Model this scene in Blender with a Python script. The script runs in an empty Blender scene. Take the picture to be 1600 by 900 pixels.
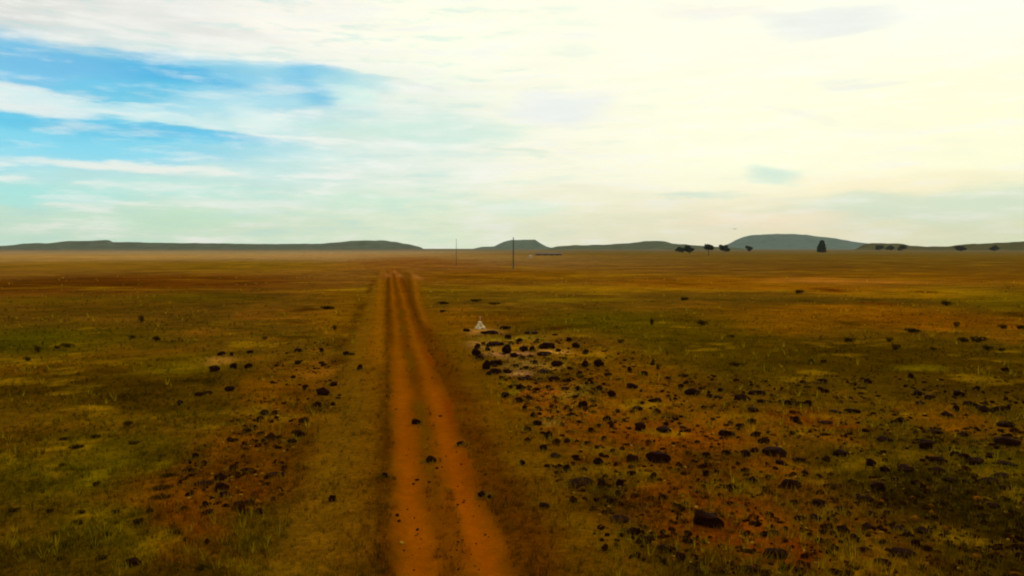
import bpy, math, random
import numpy as np
from mathutils import Vector, Matrix

random.seed(7)
rng = np.random.default_rng(11)
C = bpy.context.scene.collection
S = bpy.context.scene
PI = math.pi

# ------------------------------------------------------------------ camera
F = 1256.0                 # focal length in pixels of a 1600 px wide frame
CAM_H = 7.0                # metres above the plain
YAW = math.atan((800 - 607) / F)       # the track runs along +Y
PITCH = math.atan((450 - 388) / F)
cd = bpy.data.cameras.new('camera')
cd.sensor_width = 36.0
cd.lens = 36.0 * F / 1600.0
cd.clip_start = 0.1
cd.clip_end = 60000
cam = bpy.data.objects.new('camera', cd)
C.objects.link(cam)
cam.location = (0, 0, CAM_H)
cam.rotation_euler = (PI / 2 - PITCH, 0, -YAW)
S.camera = cam
RM = cam.rotation_euler.to_matrix()


def ray(px, py):
    d = RM @ Vector(((px - 800) / F, (450 - py) / F, -1.0))
    return d.normalized()


def gp(px, py):
    """point of the plain that a pixel of the photograph shows"""
    d = ray(px, py)
    t = CAM_H / -d.z
    return np.array((d.x * t, d.y * t))


def azel(px, py):
    d = ray(px, py)
    return math.atan2(d.x, d.y), math.asin(d.z)


def lin(r, g, b):
    def f(c):
        c = c / 255.0
        return c / 12.92 if c <= 0.04045 else ((c + 0.055) / 1.055) ** 2.4
    return (f(r), f(g), f(b))


# ------------------------------------------------------------------ world, sun, exposure
SUN_EL = math.radians(38)
SUN_AZ = math.radians(30)            # clockwise from +Y: ahead and to the right
S.view_settings.view_transform = 'Standard'
S.view_settings.look = 'None'
S.view_settings.exposure = 0.0
S.view_settings.gamma = 1.0
S.view_settings.use_curve_mapping = False
S.render.engine = 'CYCLES'
S.cycles.use_denoising = True
S.cycles.max_bounces = 5
S.cycles.volume_bounces = 0
S.cycles.pixel_filter_type = 'BLACKMAN_HARRIS'
S.cycles.filter_width = 2.0          # the soft lens of a small drone camera

W = bpy.data.worlds.new('World')
S.world = W
W.use_nodes = True
nt = W.node_tree
nt.nodes.clear()


class G:
    """little helper that writes node graphs"""
    def __init__(self, nt):
        self.nt = nt

    def n(self, t, **k):
        x = self.nt.nodes.new(t)
        for a, b in k.items():
            setattr(x, a, b)
        return x

    def put(self, sock, v):
        if hasattr(v, 'is_output'):
            self.nt.links.new(v, sock)
        elif isinstance(v, (tuple, list)) and len(v) == 3 and sock.type == 'RGBA':
            sock.default_value = (*v, 1)
        else:
            sock.default_value = v

    def m(self, op, a, b=0.0, c=None, clamp=False):
        x = self.n('ShaderNodeMath', operation=op, use_clamp=clamp)
        self.put(x.inputs[0], a)
        self.put(x.inputs[1], b)
        if c is not None:
            self.put(x.inputs[2], c)
        return x.outputs[0]

    def mix(self, f, a, b, mode='MIX'):
        x = self.n('ShaderNodeMix', data_type='RGBA', blend_type=mode)
        self.put(x.inputs[0], f)
        self.put(x.inputs[6], a)
        self.put(x.inputs[7], b)
        return x.outputs[2]

    def ss(self, v, lo, hi):
        x = self.n('ShaderNodeMapRange', interpolation_type='SMOOTHSTEP')
        self.put(x.inputs[0], v)
        x.inputs[1].default_value = lo
        x.inputs[2].default_value = hi
        return x.outputs[0]

    def noise(self, vec, scale, detail=3.0, rough=0.5):
        x = self.n('ShaderNodeTexNoise')
        self.put(x.inputs['Vector'], vec)
        x.inputs['Scale'].default_value = scale
        x.inputs['Detail'].default_value = detail
        x.inputs['Roughness'].default_value = rough
        return x.outputs[0]

    def ramp(self, fac, stops):
        x = self.n('ShaderNodeValToRGB')
        cr = x.color_ramp
        cr.interpolation = 'EASE'
        while len(cr.elements) < len(stops):
            cr.elements.new(0.5)
        for e, (p, c) in zip(cr.elements, stops):
            e.position = p
            e.color = (*c, 1)
        self.put(x.inputs[0], fac)
        return x.outputs[0]


g = G(nt)
tc = g.n('ShaderNodeTexCoord')
sep = g.n('ShaderNodeSeparateXYZ')
nt.links.new(tc.outputs['Generated'], sep.inputs[0])
az0 = g.m('ARCTAN2', sep.outputs[0], sep.outputs[1])
el0 = g.m('ARCSINE', sep.outputs[2])
comb = g.n('ShaderNodeCombineXYZ')
g.put(comb.inputs[0], az0)
g.put(comb.inputs[1], g.m('MULTIPLY', el0, 4.5))
P = comb.outputs[0]
n1 = g.noise(P, 6.0, 4.0, 0.55)
comb2 = g.n('ShaderNodeCombineXYZ')
g.put(comb2.inputs[0], g.m('ADD', az0, 7.3))
g.put(comb2.inputs[1], g.m('MULTIPLY', el0, 5.0))
n2 = g.noise(comb2.outputs[0], 9.0, 4.0, 0.6)
az = g.m('ADD', az0, g.m('MULTIPLY', g.m('SUBTRACT', n1, 0.5), 0.11))
el = g.m('ADD', el0, g.m('MULTIPLY', g.m('SUBTRACT', n2, 0.5), 0.038))
A0 = azel(-100, 200)[0]
A1 = azel(1700, 200)[0]
fa = g.m('DIVIDE', g.m('SUBTRACT', az, A0), A1 - A0, clamp=True)


def xs(px):
    return (azel(px, 200)[0] - A0) / (A1 - A0)


LOW = g.ramp(fa, [(xs(0), lin(196, 230, 208)), (xs(400), lin(208, 232, 206)), (xs(640), lin(222, 238, 208)),
                  (xs(1000), lin(236, 232, 200)), (xs(1250), lin(238, 228, 192)), (xs(1550), lin(222, 228, 190))])
MID = g.ramp(fa, [(xs(0), lin(165, 226, 238)), (xs(400), lin(200, 232, 230)), (xs(640), lin(226, 238, 226)),
                  (xs(850), lin(250, 248, 224)), (xs(1150), lin(255, 254, 222)), (xs(1550), lin(255, 253, 216))])
TOP = g.ramp(fa, [(xs(0), lin(222, 222, 216)), (xs(250), lin(236, 236, 228)), (xs(430), lin(252, 248, 234)),
                  (xs(700), lin(255, 255, 230)), (xs(1100), lin(255, 254, 228)), (xs(1600), lin(255, 255, 235))])
yl = [azel(800, y)[1] for y in (355, 255, 190, 60)]
col = g.mix(g.ss(el, yl[0], yl[1]), LOW, MID)
col = g.mix(g.ss(el, yl[2], yl[3]), col, TOP)

BLUE = lin(66, 180, 226)
CYAN = lin(96, 205, 236)
PALEC = lin(168, 228, 228)
WHITE = lin(238, 242, 236)
CREAM = lin(255, 254, 228)
blobs = [
    # px, py, rx, ry, tilt (px down per px right), colour, strength
    (110, 112, 330, 34, .06, lin(92, 196, 230), .95), (250, 112, 210, 24, .02, BLUE, .95),
    (40, 100, 120, 38, .1, lin(124, 192, 232), .6), (200, 150, 110, 22, -.1, lin(96, 198, 230), .8),
    (420, 112, 130, 14, .07, lin(146, 210, 230), .7), (620, 131, 80, 5, .06, lin(212, 226, 220), .4),
    (490, 134, 46, 27, .1, lin(96, 190, 228), 1.0), (545, 130, 60, 12, .15, lin(176, 222, 226), .7),
    (30, 205, 300, 30, .03, CYAN, .95), (150, 196, 230, 12, .04, lin(80, 195, 232), .8),
    (300, 206, 90, 7, .05, lin(76, 190, 230), .8), (60, 235, 190, 24, .0, lin(140, 220, 240), .6),
    (30, 303, 130, 15, .0, lin(160, 232, 226), .8), (280, 295, 120, 10, .0, lin(180, 234, 222), .5),
    (660, 205, 150, 22, .0, lin(196, 232, 218), .6), (560, 315, 130, 12, .0, lin(194, 234, 214), .5),
    (800, 325, 70, 12, .0, lin(206, 236, 220), .5), (270, 343, 130, 12, .0, lin(188, 232, 200), .6),
    (20, 152, 90, 16, .12, WHITE, .9), (180, 172, 190, 7, .07, lin(205, 236, 238), .8),
    (210, 262, 150, 9, .02, lin(240, 242, 232), .9), (405, 183, 52, 12, .1, lin(228, 244, 238), .8),
    (550, 148, 46, 14, .25, lin(214, 242, 232), .8), (390, 318, 95, 9, .0, lin(226, 240, 230), .8),
    (380, 150, 110, 22, -.15, lin(188, 230, 236), .6),
    (320, 45, 110, 10, .1, lin(226, 228, 220), .7), (870, 170, 75, 26, .0, lin(232, 238, 236), .85),
    (1300, 32, 90, 22, .0, lin(228, 234, 230), .8), (1125, 18, 110, 10, .1, lin(240, 236, 226), .6),
    (1355, 130, 60, 7, .0, lin(236, 238, 226), .6), (1260, 175, 60, 7, .3, lin(244, 242, 220), .6),
    (1205, 273, 44, 14, .1, lin(208, 234, 216), .9), (1090, 305, 52, 8, .02, lin(206, 228, 210), .8),
    (815, 236, 60, 5, .05, lin(206, 228, 212), .6), (1470, 322, 230, 24, -.02, lin(206, 224, 200), .85),
    (1180, 345, 130, 14, .0, lin(250, 232, 200), .7), (900, 300, 160, 12, .0, lin(240, 236, 208), .5),
    (1010, 340, 90, 10, .0, lin(228, 230, 196), .5), (1400, 285, 140, 18, .0, lin(255, 238, 196), .5),
]
comb4 = g.n('ShaderNodeCombineXYZ')
g.put(comb4.inputs[0], g.m('ADD', az0, 3.1))
g.put(comb4.inputs[1], g.m('MULTIPLY', el0, 6.0))
n4 = g.noise(comb4.outputs[0], 11.0, 5.0, 0.62)
left = g.ss(az0, azel(1050, 200)[0], azel(500, 200)[0])
wl = g.m('MULTIPLY', g.ss(n4, 0.48, 0.68), g.m('MULTIPLY_ADD', left, .45, .12))
col = g.mix(wl, col, lin(246, 246, 236))
wd_ = g.m('MULTIPLY', g.ss(n4, 0.50, 0.32), g.m('MULTIPLY_ADD', left, .35, .12))
col = g.mix(wd_, col, lin(176, 222, 218))
for (px, py, rx, ry, tilt, colr, st) in blobs:
    a, e = azel(px, py)
    k = F * 1.0
    da = g.m('SUBTRACT', az, a)
    de = g.m('SUBTRACT', el, e)
    de = g.m('MULTIPLY_ADD', da, tilt, de)
    u = g.m('MULTIPLY', da, k / rx)
    v = g.m('MULTIPLY', de, k / ry)
    r2 = g.m('ADD', g.m('MULTIPLY', u, u), g.m('MULTIPLY', v, v))
    f = g.m('MULTIPLY', g.ss(r2, 1.9, -0.1), st)
    col = g.mix(f, col, colr)
wl2 = g.m('MULTIPLY', g.ss(n4, 0.46, 0.72), .45)
col = g.mix(wl2, col, lin(244, 246, 240))
# thin wisps everywhere
comb3 = g.n('ShaderNodeCombineXYZ')
g.put(comb3.inputs[0], az0)
g.put(comb3.inputs[1], g.m('MULTIPLY', el0, 9.0))
n3 = g.noise(comb3.outputs[0], 7.0, 5.0, 0.6)
wisp = g.m('MULTIPLY_ADD', g.m('SUBTRACT', n3, 0.5), 0.16, 1.0)
vm = g.n('ShaderNodeVectorMath', operation='SCALE')
g.put(vm.inputs[0], col)
g.put(vm.inputs[3], wisp)
cloud = g.n('ShaderNodeBackground')
g.put(cloud.inputs[0], vm.outputs[0])
cloud.inputs[1].default_value = 1.10
sky = g.n('ShaderNodeTexSky', sky_type='NISHITA')
sky.sun_disc = False
sky.sun_elevation = SUN_EL
sky.sun_rotation = SUN_AZ
sky.air_density = 1.0
sky.dust_density = 1.5
bsky = g.n('ShaderNodeBackground')
g.put(bsky.inputs[0], sky.outputs[0])
bsky.inputs[1].default_value = 0.06
mixs = g.n('ShaderNodeMixShader')
mixs.inputs[0].default_value = 0.9
g.nt.links.new(bsky.outputs[0], mixs.inputs[1])
g.nt.links.new(cloud.outputs[0], mixs.inputs[2])
wo = g.n('ShaderNodeOutputWorld')
g.nt.links.new(mixs.outputs[0], wo.inputs[0])
W.cycles.sampling_method = 'MANUAL'
W.cycles.sample_map_resolution = 512

sd = bpy.data.lights.new('sun', 'SUN')
sd.energy = 1.3
sd.angle = math.radians(10)
sd.color = (1.0, 0.93, 0.80)
sun = bpy.data.objects.new('sun', sd)
C.objects.link(sun)
sv = Vector((math.sin(SUN_AZ) * math.cos(SUN_EL), math.cos(SUN_AZ) * math.cos(SUN_EL), math.sin(SUN_EL)))
sun.rotation_euler = sv.to_track_quat('Z', 'Y').to_euler()


# ------------------------------------------------------------------ helpers
def vnoise(x, y, seed=0):
    xi = np.floor(x).astype(np.int64)
    yi = np.floor(y).astype(np.int64)
    xf = x - xi
    yf = y - yi
    u = xf * xf * (3 - 2 * xf)
    v = yf * yf * (3 - 2 * yf)

    def h(a, b):
        n = (a * 374761393 + b * 668265263 + seed * 1442695041) & 0x7fffffff
        n = ((n ^ (n >> 13)) * 1274126177) & 0x7fffffff
        n = (n ^ (n >> 16)) & 0xffffff
        return n / float(0xffffff)
    return ((h(xi, yi) * (1 - u) + h(xi + 1, yi) * u) * (1 - v) +
            (h(xi, yi + 1) * (1 - u) + h(xi + 1, yi + 1) * u) * v) * 2 - 1


def fbm(x, y, seed=0, octv=4, rough=0.5):
    s = 0
    a = 1.0
    t = 0
    for o in range(octv):
        s = s + a * vnoise(x * 2 ** o + 17.3 * o, y * 2 ** o - 9.1 * o, seed + o)
        t += a
        a *= rough
    return s / t


def sstep(x, a, b):
    t = np.clip((x - a) / (b - a), 0, 1)
    return t * t * (3 - 2 * t)


def mesh_obj(name, verts, faces, mat, parent=None, cols=None, smooth=False):
    me = bpy.data.meshes.new(name)
    if isinstance(faces, np.ndarray):
        n, k = faces.shape
        me.vertices.add(len(verts))
        me.vertices.foreach_set('co', np.asarray(verts, dtype=np.float32).ravel())
        me.loops.add(n * k)
        me.loops.foreach_set('vertex_index', faces.astype(np.int32).ravel())
        me.polygons.add(n)
        me.polygons.foreach_set('loop_start', np.arange(0, n * k, k, dtype=np.int32))
        me.polygons.foreach_set('loop_total', np.full(n, k, dtype=np.int32))
        me.update(calc_edges=True)
    else:
        me.from_pydata([tuple(v) for v in verts], [], faces)
    if cols is not None:
        a = me.color_attributes.new('tint', 'FLOAT_COLOR', 'POINT')
        c4 = np.ones((len(verts), 4), dtype=np.float32)
        c4[:, :3] = cols
        a.data.foreach_set('color', c4.ravel())
    if smooth:
        me.polygons.foreach_set('use_smooth', np.ones(len(me.polygons), dtype=bool))
    me.materials.append(mat)
    me.validate()
    o = bpy.data.objects.new(name, me)
    C.objects.link(o)
    if parent:
        o.parent = parent
    return o


def tag(o, label=None, cat=None, group=None, kind=None):
    for k, v in (('label', label), ('category', cat), ('group', group), ('kind', kind)):
        if v:
            o[k] = v
    return o


def empty(name, loc, rz=0.0):
    o = bpy.data.objects.new(name, None)
    o.empty_display_size = 0.3
    C.objects.link(o)
    o.location = loc
    o.rotation_euler = (0, 0, rz)
    return o


def material(name, base=None, attr=None, rough=0.9, noise=None, bump=None, spec=0.2):
    """noise: (scale, dark, light, scale2) multiplies the colour; bump: (scale, strength, distance)"""
    m = bpy.data.materials.new(name)
    m.use_nodes = True
    t = m.node_tree
    b = t.nodes['Principled BSDF']
    q = G(t)
    tcn = q.n('ShaderNodeTexCoord')
    if attr:
        a = q.n('ShaderNodeAttribute', attribute_name=attr)
        c = a.outputs['Color']
    else:
        c = base
    if noise:
        for (sc, lo, hi) in noise:
            nn = q.noise(tcn.outputs['Object'], sc, 4.0, 0.6)
            mr = q.n('ShaderNodeMapRange')
            q.put(mr.inputs[0], nn)
            mr.inputs[1].default_value = 0.3
            mr.inputs[2].default_value = 0.7
            mr.inputs[3].default_value = lo
            mr.inputs[4].default_value = hi
            s = q.n('ShaderNodeVectorMath', operation='SCALE')
            q.put(s.inputs[0], c)
            q.put(s.inputs[3], mr.outputs[0])
            c = s.outputs[0]
    q.put(b.inputs['Base Color'], c)
    b.inputs['Roughness'].default_value = rough
    b.inputs['Specular IOR Level'].default_value = spec
    if bump:
        nn = q.noise(tcn.outputs['Object'], bump[0], 6.0, 0.65)
        bp = q.n('ShaderNodeBump')
        bp.inputs['Strength'].default_value = bump[1]
        bp.inputs['Distance'].default_value = bump[2]
        q.put(bp.inputs['Height'], nn)
        q.nt.links.new(bp.outputs[0], b.inputs['Normal'])
    return m


def add_translucent(m, f):
    t = m.node_tree
    b = t.nodes['Principled BSDF']
    tr = t.nodes.new('ShaderNodeBsdfTranslucent')
    src = b.inputs['Base Color'].links[0].from_socket
    t.links.new(src, tr.inputs[0])
    mx = t.nodes.new('ShaderNodeMixShader')
    mx.inputs[0].default_value = f
    o = [n for n in t.nodes if n.type == 'OUTPUT_MATERIAL'][0]
    t.links.new(b.outputs[0], mx.inputs[1])
    t.links.new(tr.outputs[0], mx.inputs[2])
    t.links.new(mx.outputs[0], o.inputs[0])


# ------------------------------------------------------------------ the plain: height and soil colour
def height(x, y):
    d = np.hypot(x, y)
    z = 0.10 * fbm(x / 9, y / 9, 3, 3) * sstep(d, 5, 40)
    z = z + 0.25 * fbm(x / 120, y / 120, 5, 2) * sstep(d, 60, 250)
    w = x + 0.10 * vnoise(y / 7.0, y * 0 + 3.3, 8) + 0.05 * vnoise(y / 2.2, y * 0, 9)
    t = sstep(-y, -340, -260)                                    # the ruts thin out far away
    rut = np.exp(-((w - 0.60) / 0.30) ** 2) + np.exp(-((w - 2.12) / 0.30) ** 2)
    z = z - 0.07 * rut * t
    z = z + 0.05 * np.exp(-((w + 0.30) / 0.25) ** 2) * t + 0.06 * np.exp(-((w - 3.05) / 0.4) ** 2) * t
    z = z + 0.02 * fbm(x / 0.7, y / 0.7, 21, 2) * sstep(-d, -120, -40)
    return z


# patches of ground tone, soil and plant cover with some shade painted in: centre and radii given by where the photograph shows them,
# turned at once into ellipses on the ground
PATCH = [
    # px, py, rx, ry, colour, strength
    (1000, 650, 230, 80, (104, 66, 0), .85), (1120, 790, 230, 80, (100, 60, 0), .85), (430, 700, 110, 80, (96, 62, 0), .5),
    (220, 880, 260, 22, (66, 48, 0), .6), (540, 880, 110, 26, (76, 46, 0), .7), (860, 740, 60, 90, (88, 58, 0), .6),
    (350, 398, 420, 5, (150, 118, 66), .95), (60, 400, 260, 7, (150, 112, 50), .6), (620, 397, 160, 5, (146, 108, 58), .7),
    (1000, 397, 300, 4, (104, 76, 18), .6), (1400, 396, 260, 4, (92, 72, 14), .6),
    (150, 414, 260, 9, (116, 84, 6), .7), (420, 414, 170, 9, (110, 82, 0), .7),
    (250, 440, 240, 16, (84, 46, 0), .8), (60, 445, 140, 12, (76, 44, 0), .7), (330, 462, 110, 9, (66, 56, 0), .7),
    (640, 408, 90, 9, (116, 68, 8), .7), (90, 468, 100, 8, (82, 66, 0), .6), (180, 480, 120, 9, (74, 54, 0), .5),
    (560, 470, 60, 26, (110, 74, 0), .6), (545, 500, 50, 22, (112, 76, 0), .6),
    (60, 530, 110, 26, (62, 62, 0), .7), (180, 530, 90, 20, (76, 64, 0), .5), (150, 590, 200, 36, (66, 48, 0), .7),
    (260, 620, 160, 20, (68, 50, 0), .5), (240, 558, 90, 7, (104, 82, 0), .6), (250, 645, 110, 9, (92, 74, 0), .5),
    (300, 570, 60, 14, (98, 84, 0), .6), (460, 590, 60, 34, (104, 66, 0), .6), (440, 640, 60, 40, (112, 70, 0), .7),
    (360, 690, 60, 20, (104, 62, 0), .7), (370, 745, 110, 44, (116, 68, 0), .8), (330, 800, 60, 24, (104, 56, 0), .7),
    (280, 865, 80, 22, (92, 46, 0), .6), (430, 760, 40, 22, (104, 56, 0), .6), (350, 830, 50, 18, (98, 48, 0), .6),
    (90, 740, 120, 44, (70, 64, 0), .6), (60, 690, 80, 20, (66, 44, 0), .6), (180, 690, 80, 24, (74, 64, 0), .6),
    (160, 820, 60, 30, (88, 76, 0), .6), (190, 860, 40, 26, (94, 78, 0), .6), (60, 860, 90, 30, (70, 58, 0), .6),
    (33, 716, 8, 14, (140, 116, 0), .7), (148, 812, 12, 20, (124, 100, 0), .8), (155, 745, 14, 8, (104, 90, 0), .7),
    (228, 735, 14, 10, (104, 88, 0), .7), (430, 830, 60, 30, (78, 62, 0), .5), (470, 880, 90, 20, (74, 46, 0), .6),
    (700, 455, 110, 12, (96, 76, 0), .5), (760, 430, 130, 10, (106, 68, 0), .7), (900, 428, 130, 8, (110, 78, 0), .6),
    (700, 500, 60, 20, (118, 76, 0), .6), (820, 500, 80, 14, (92, 56, 0), .6),
    (940, 450, 150, 5, (128, 98, 0), .7), (900, 467, 90, 4, (116, 94, 0), .6), (1100, 440, 120, 10, (118, 74, 0), .6),
    (960, 500, 130, 20, (70, 60, 0), .8), (1050, 530, 130, 22, (72, 60, 0), .7), (1130, 500, 80, 22, (76, 60, 0), .6),
    (1200, 438, 160, 10, (114, 74, 0), .7), (1330, 437, 110, 5, (156, 104, 24), .8), (1260, 450, 160, 5, (130, 84, 0), .6),
    (1420, 432, 160, 8, (112, 74, 0), .6), (1440, 462, 140, 4, (132, 96, 0), .7), (1350, 482, 90, 4, (140, 94, 0), .7),
    (1300, 490, 170, 18, (116, 74, 0), .6), (1480, 500, 120, 18, (112, 68, 0), .6), (1560, 470, 80, 16, (88, 76, 0), .6),
    (1220, 512, 60, 10, (124, 82, 0), .6), (1500, 455, 90, 5, (124, 98, 0), .6),
    (1330, 560, 260, 30, (62, 46, 0), .85), (1520, 580, 130, 28, (64, 46, 0), .8), (1150, 580, 90, 34, (72, 56, 0), .7),
    (1440, 573, 36, 8, (96, 84, 0), .7), (1350, 640, 160, 26, (74, 58, 0), .6),
    (850, 540, 110, 16, (112, 76, 10), .6), (780, 590, 50, 30, (96, 68, 6), .5), (930, 560, 80, 24, (108, 72, 0), .6),
    (860, 615, 60, 20, (132, 76, 8), .75), (900, 650, 70, 26, (122, 72, 0), .7), (1000, 590, 60, 22, (114, 72, 0), .6),
    (960, 690, 90, 34, (112, 66, 0), .7), (1060, 690, 90, 26, (112, 58, 0), .7), (1090, 740, 90, 30, (106, 64, 0), .6),
    (1240, 655, 60, 14, (112, 62, 0), .7), (1290, 668, 50, 8, (96, 48, 0), .7), (1230, 740, 60, 26, (112, 66, 0), .6),
    (1020, 780, 80, 26, (110, 60, 0), .75), (1150, 810, 40, 34, (112, 58, 0), .7), (1130, 860, 120, 34, (104, 58, 0), .7),
    (1250, 870, 190, 34, (108, 54, 0), .85), (1330, 850, 80, 24, (98, 50, 0), .7), (1380, 886, 110, 20, (100, 48, 0), .7),
    (1190, 884, 50, 16, (116, 52, 0), .6), (1300, 820, 40, 20, (100, 58, 0), .6),
    (1480, 650, 60, 22, (98, 60, 0), .7), (1420, 640, 40, 20, (94, 64, 0), .5), (1465, 665, 20, 8, (124, 80, 0), .6),
    (1460, 760, 120, 50, (60, 46, 0), .7), (1500, 830, 130, 44, (56, 36, 0), .8), (1545, 720, 60, 24, (92, 78, 0), .55),
    (1550, 800, 90, 60, (50, 38, 0), .7), (1440, 860, 70, 24, (78, 60, 0), .6), (1380, 740, 50, 30, (86, 68, 0), .6),
    (900, 780, 60, 34, (78, 62, 0), .7), (960, 850, 60, 22, (74, 58, 0), .6), (1020, 880, 60, 16, (74, 48, 0), .6),
    (980, 740, 30, 30, (110, 82, 0), .6), (950, 770, 16, 6, (140, 104, 30), .7),
    (860, 840, 70, 40, (98, 62, 0), .6), (930, 840, 14, 30, (112, 92, 0), .6),
    (1297, 453, 22, 3, (70, 26, 0), .85), (1440, 455, 20, 2.5, (76, 40, 0), .8), (1366, 474, 36, 2.5, (84, 42, 0), .8),
    (464, 529, 20, 4, (58, 40, 0), .8), (883, 513, 19, 3.5, (62, 36, 0), .8), (1583, 491, 18, 5, (56, 32, 0), .8), (1315, 505, 16, 4, (70, 50, 0), .7),
    (1080, 653, 19, 5, (52, 32, 0), .8), (331, 596, 19, 4, (46, 36, 0), .8), (466, 482, 16, 4, (62, 36, 0), .8), (469, 502, 15, 3, (66, 42, 0), .8),  # flat dark smears, grass shadow among them painted into the ground colour
    (760, 538, 26, 5, (140, 106, 40), .8), (780, 552, 30, 4, (150, 108, 50), .8), (806, 566, 24, 8, (140, 110, 40), .7),
    (822, 583, 26, 5, (164, 122, 54), .85), (856, 549, 24, 3, (170, 126, 40), .9), (888, 598, 20, 4, (140, 96, 20), .7),
    (795, 527, 50, 4, (134, 112, 16), .6), (848, 570, 20, 5, (150, 114, 30), .7), (920, 552, 30, 4, (150, 110, 10), .7),
    (800, 618, 10, 10, (110, 110, 0), .6), (905, 612, 26, 16, (112, 100, 20), .6), (845, 650, 24, 6, (140, 110, 30), .7),
    (752, 517, 26, 4, (150, 110, 40), .6), (500, 575, 30, 14, (140, 92, 12), .5), (345, 560, 26, 4, (140, 100, 30), .7),
    (1110, 768, 26, 4, (110, 92, 0), .6), (1104, 817, 34, 4, (124, 84, 6), .7), (1340, 704, 20, 3, (124, 96, 0), .5),
    (1160, 655, 30, 5, (116, 88, 0), .6), (1210, 700, 30, 3, (132, 90, 0), .6), (1255, 790, 12, 6, (124, 104, 20), .6),
]
PB = []
for (px, py, rx, ry, colr, st) in PATCH:
    py = max(py, 393.0)
    c = gp(px, py)
    v = py - 388.0
    dist = CAM_H * F / v
    sx = rx * dist / F
    sy = ry * dist / v
    th = math.atan2(c[0], c[1])
    PB.append((c[0], c[1], math.cos(th), math.sin(th), sx, sy, np.array(lin(*colr)), st))


def soil(x, y):
    """base colour of the ground at (x, y), linear"""
    d = np.hypot(x, y) + 1e-6
    big = fbm(x / 40, y / 40, 31, 4)
    mid = fbm(x / 7, y / 7, 41, 4, .6)
    sml = fbm(x / 1.6, y / 1.6, 51, 3, .6)
    a = np.array(lin(84, 62, 0))
    b = np.array(lin(66, 56, 0))
    c = np.array(lin(104, 62, 0))
    far = np.array(lin(100, 68, 4))
    t1 = sstep(big + .4 * mid, -.25, .35)[..., None]
    t2 = sstep(mid + .3 * sml, .15, .6)[..., None]
    col = a * (1 - t1) + b * t1
    col = col * (1 - t2 * .6) + c * t2 * .6
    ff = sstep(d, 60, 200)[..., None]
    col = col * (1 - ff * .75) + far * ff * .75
    f60 = sstep(d, 40, 160)
    wx = x + 1.6 * fbm(x / 4, y / 4, 61, 4) + 8 * f60 * fbm(x / 50, y / 50, 62, 3)
    wy = y + 2.4 * fbm(x / 4, y / 4, 71, 4) + 7 * f60 * fbm(x / 50, y / 50, 72, 3)
    for (cx, cy, co, si, sx, sy, pc, st) in PB:
        dx = wx - cx
        dy = wy - cy
        u = (dx * co - dy * si) / sx
        v = (dx * si + dy * co) / sy
        r2 = u * u + v * v
        m = r2 < 4.0
        if not m.any():
            continue
        w = (np.exp(-.75 * r2[m] ** 1.5) * st)[..., None] * 1.15
        w = np.clip(w, 0, 1)
        col[m] = col[m] * (1 - w) + pc * w
    # the far plain is paler, more so to the left, then greyer: haze painted in
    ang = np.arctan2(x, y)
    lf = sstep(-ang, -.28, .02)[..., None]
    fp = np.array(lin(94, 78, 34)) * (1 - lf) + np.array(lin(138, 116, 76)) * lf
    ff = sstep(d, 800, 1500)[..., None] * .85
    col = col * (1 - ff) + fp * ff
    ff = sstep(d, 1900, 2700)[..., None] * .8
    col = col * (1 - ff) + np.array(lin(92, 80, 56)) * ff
    # straw-coloured and dark strips in the cover
    st1 = fbm(x / 2.6 + 9, y / 2.2, 141, 3, .6) * (1 - f60) + fbm(x / 16, y / 9, 142, 3, .6) * f60
    near = 1 - sstep(d, 400, 900)
    m1 = (sstep(st1, .28, .55) * .60 * near)[..., None]
    col = col * (1 - m1) + np.array(lin(128, 100, 2)) * m1
    m2 = (sstep(-st1, .28, .6) * .55 * near)[..., None]
    col = col * (1 - m2 * .6)
    # fine mottling of dead stalks and bare soil, drawn out with distance
    k = 1 + .42 * mid + .42 * sml
    f2 = (.55 * fbm(x / .9, y / .9, 81, 3, .7) * (1 - sstep(d, 50, 120)) + .8 * fbm(x / 5, y / 5, 82, 3, .7) * (1 - .7 * sstep(d, 200, 500))
          + .7 * fbm(x / 24, y / 24, 83, 3, .6) * f60 + .5 * fbm(x / 140, y / 140, 84, 3, .6) * f60)
    k = k * (1 + .32 * f2)
    col = col * np.clip(k, .35, 2.0)[..., None]

    # the worn track and its shoulders
    t = sstep(-y, -320, -200) * sstep(y, -80, -40)
    w = x + 0.10 * vnoise(y / 7.0, y * 0 + 3.3, 8) + 0.05 * vnoise(y / 2.2, y * 0, 9)
    e = .12 * fbm(x / .4, y / 1.4, 91, 3) + .12 * fbm(x / 1.5, y / 4.5, 92, 3) + .10 * fbm(x / .2, y / .45, 93, 2)
    w = w + e

    def blend(mask, rgb, s=1.0):
        nonlocal col
        mm = np.clip(mask * t * s, 0, 1)[..., None]
        col = col * (1 - mm) + np.array(lin(*rgb)) * mm * (1 + .16 * f2 + .10 * sml)[..., None]

    n9 = fbm(x / 1.1, y / 5.0, 101, 3)
    blend(sstep(w, -3.6, -2.0) * sstep(-w, .1, .6), (104, 74, 4), .75)
    blend(sstep(w, -1.6, -.5) * sstep(-w, .1, .5), (100, 62, 0), .5)
    blend(sstep(w, -2.4, -1.0) * sstep(-w, .1, .5) * sstep(y, 25, 60), (112, 70, 0), .6)
    blend(np.exp(-((w + 3.2) / .7) ** 2) * sstep(n9, -.5, .3), (66, 40, 0), .75)
    blend(sstep(w, 2.2, 2.7) * sstep(-w, -4.8, -3.2), (84, 46, 0), .85)
    blend(sstep(w, 3.4, 4.4) * sstep(-w, -6.5, -5.0), (98, 66, 0), .7)
    blend(np.exp(-((w + .12) / .34) ** 2), (72, 38, 0), .7)
    body = sstep(w, -.08, .32) * sstep(-w, -2.9, -2.3)
    blend(body, (112, 62, 0), .92)
    nr = sstep(-y, -62, -26)
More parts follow.
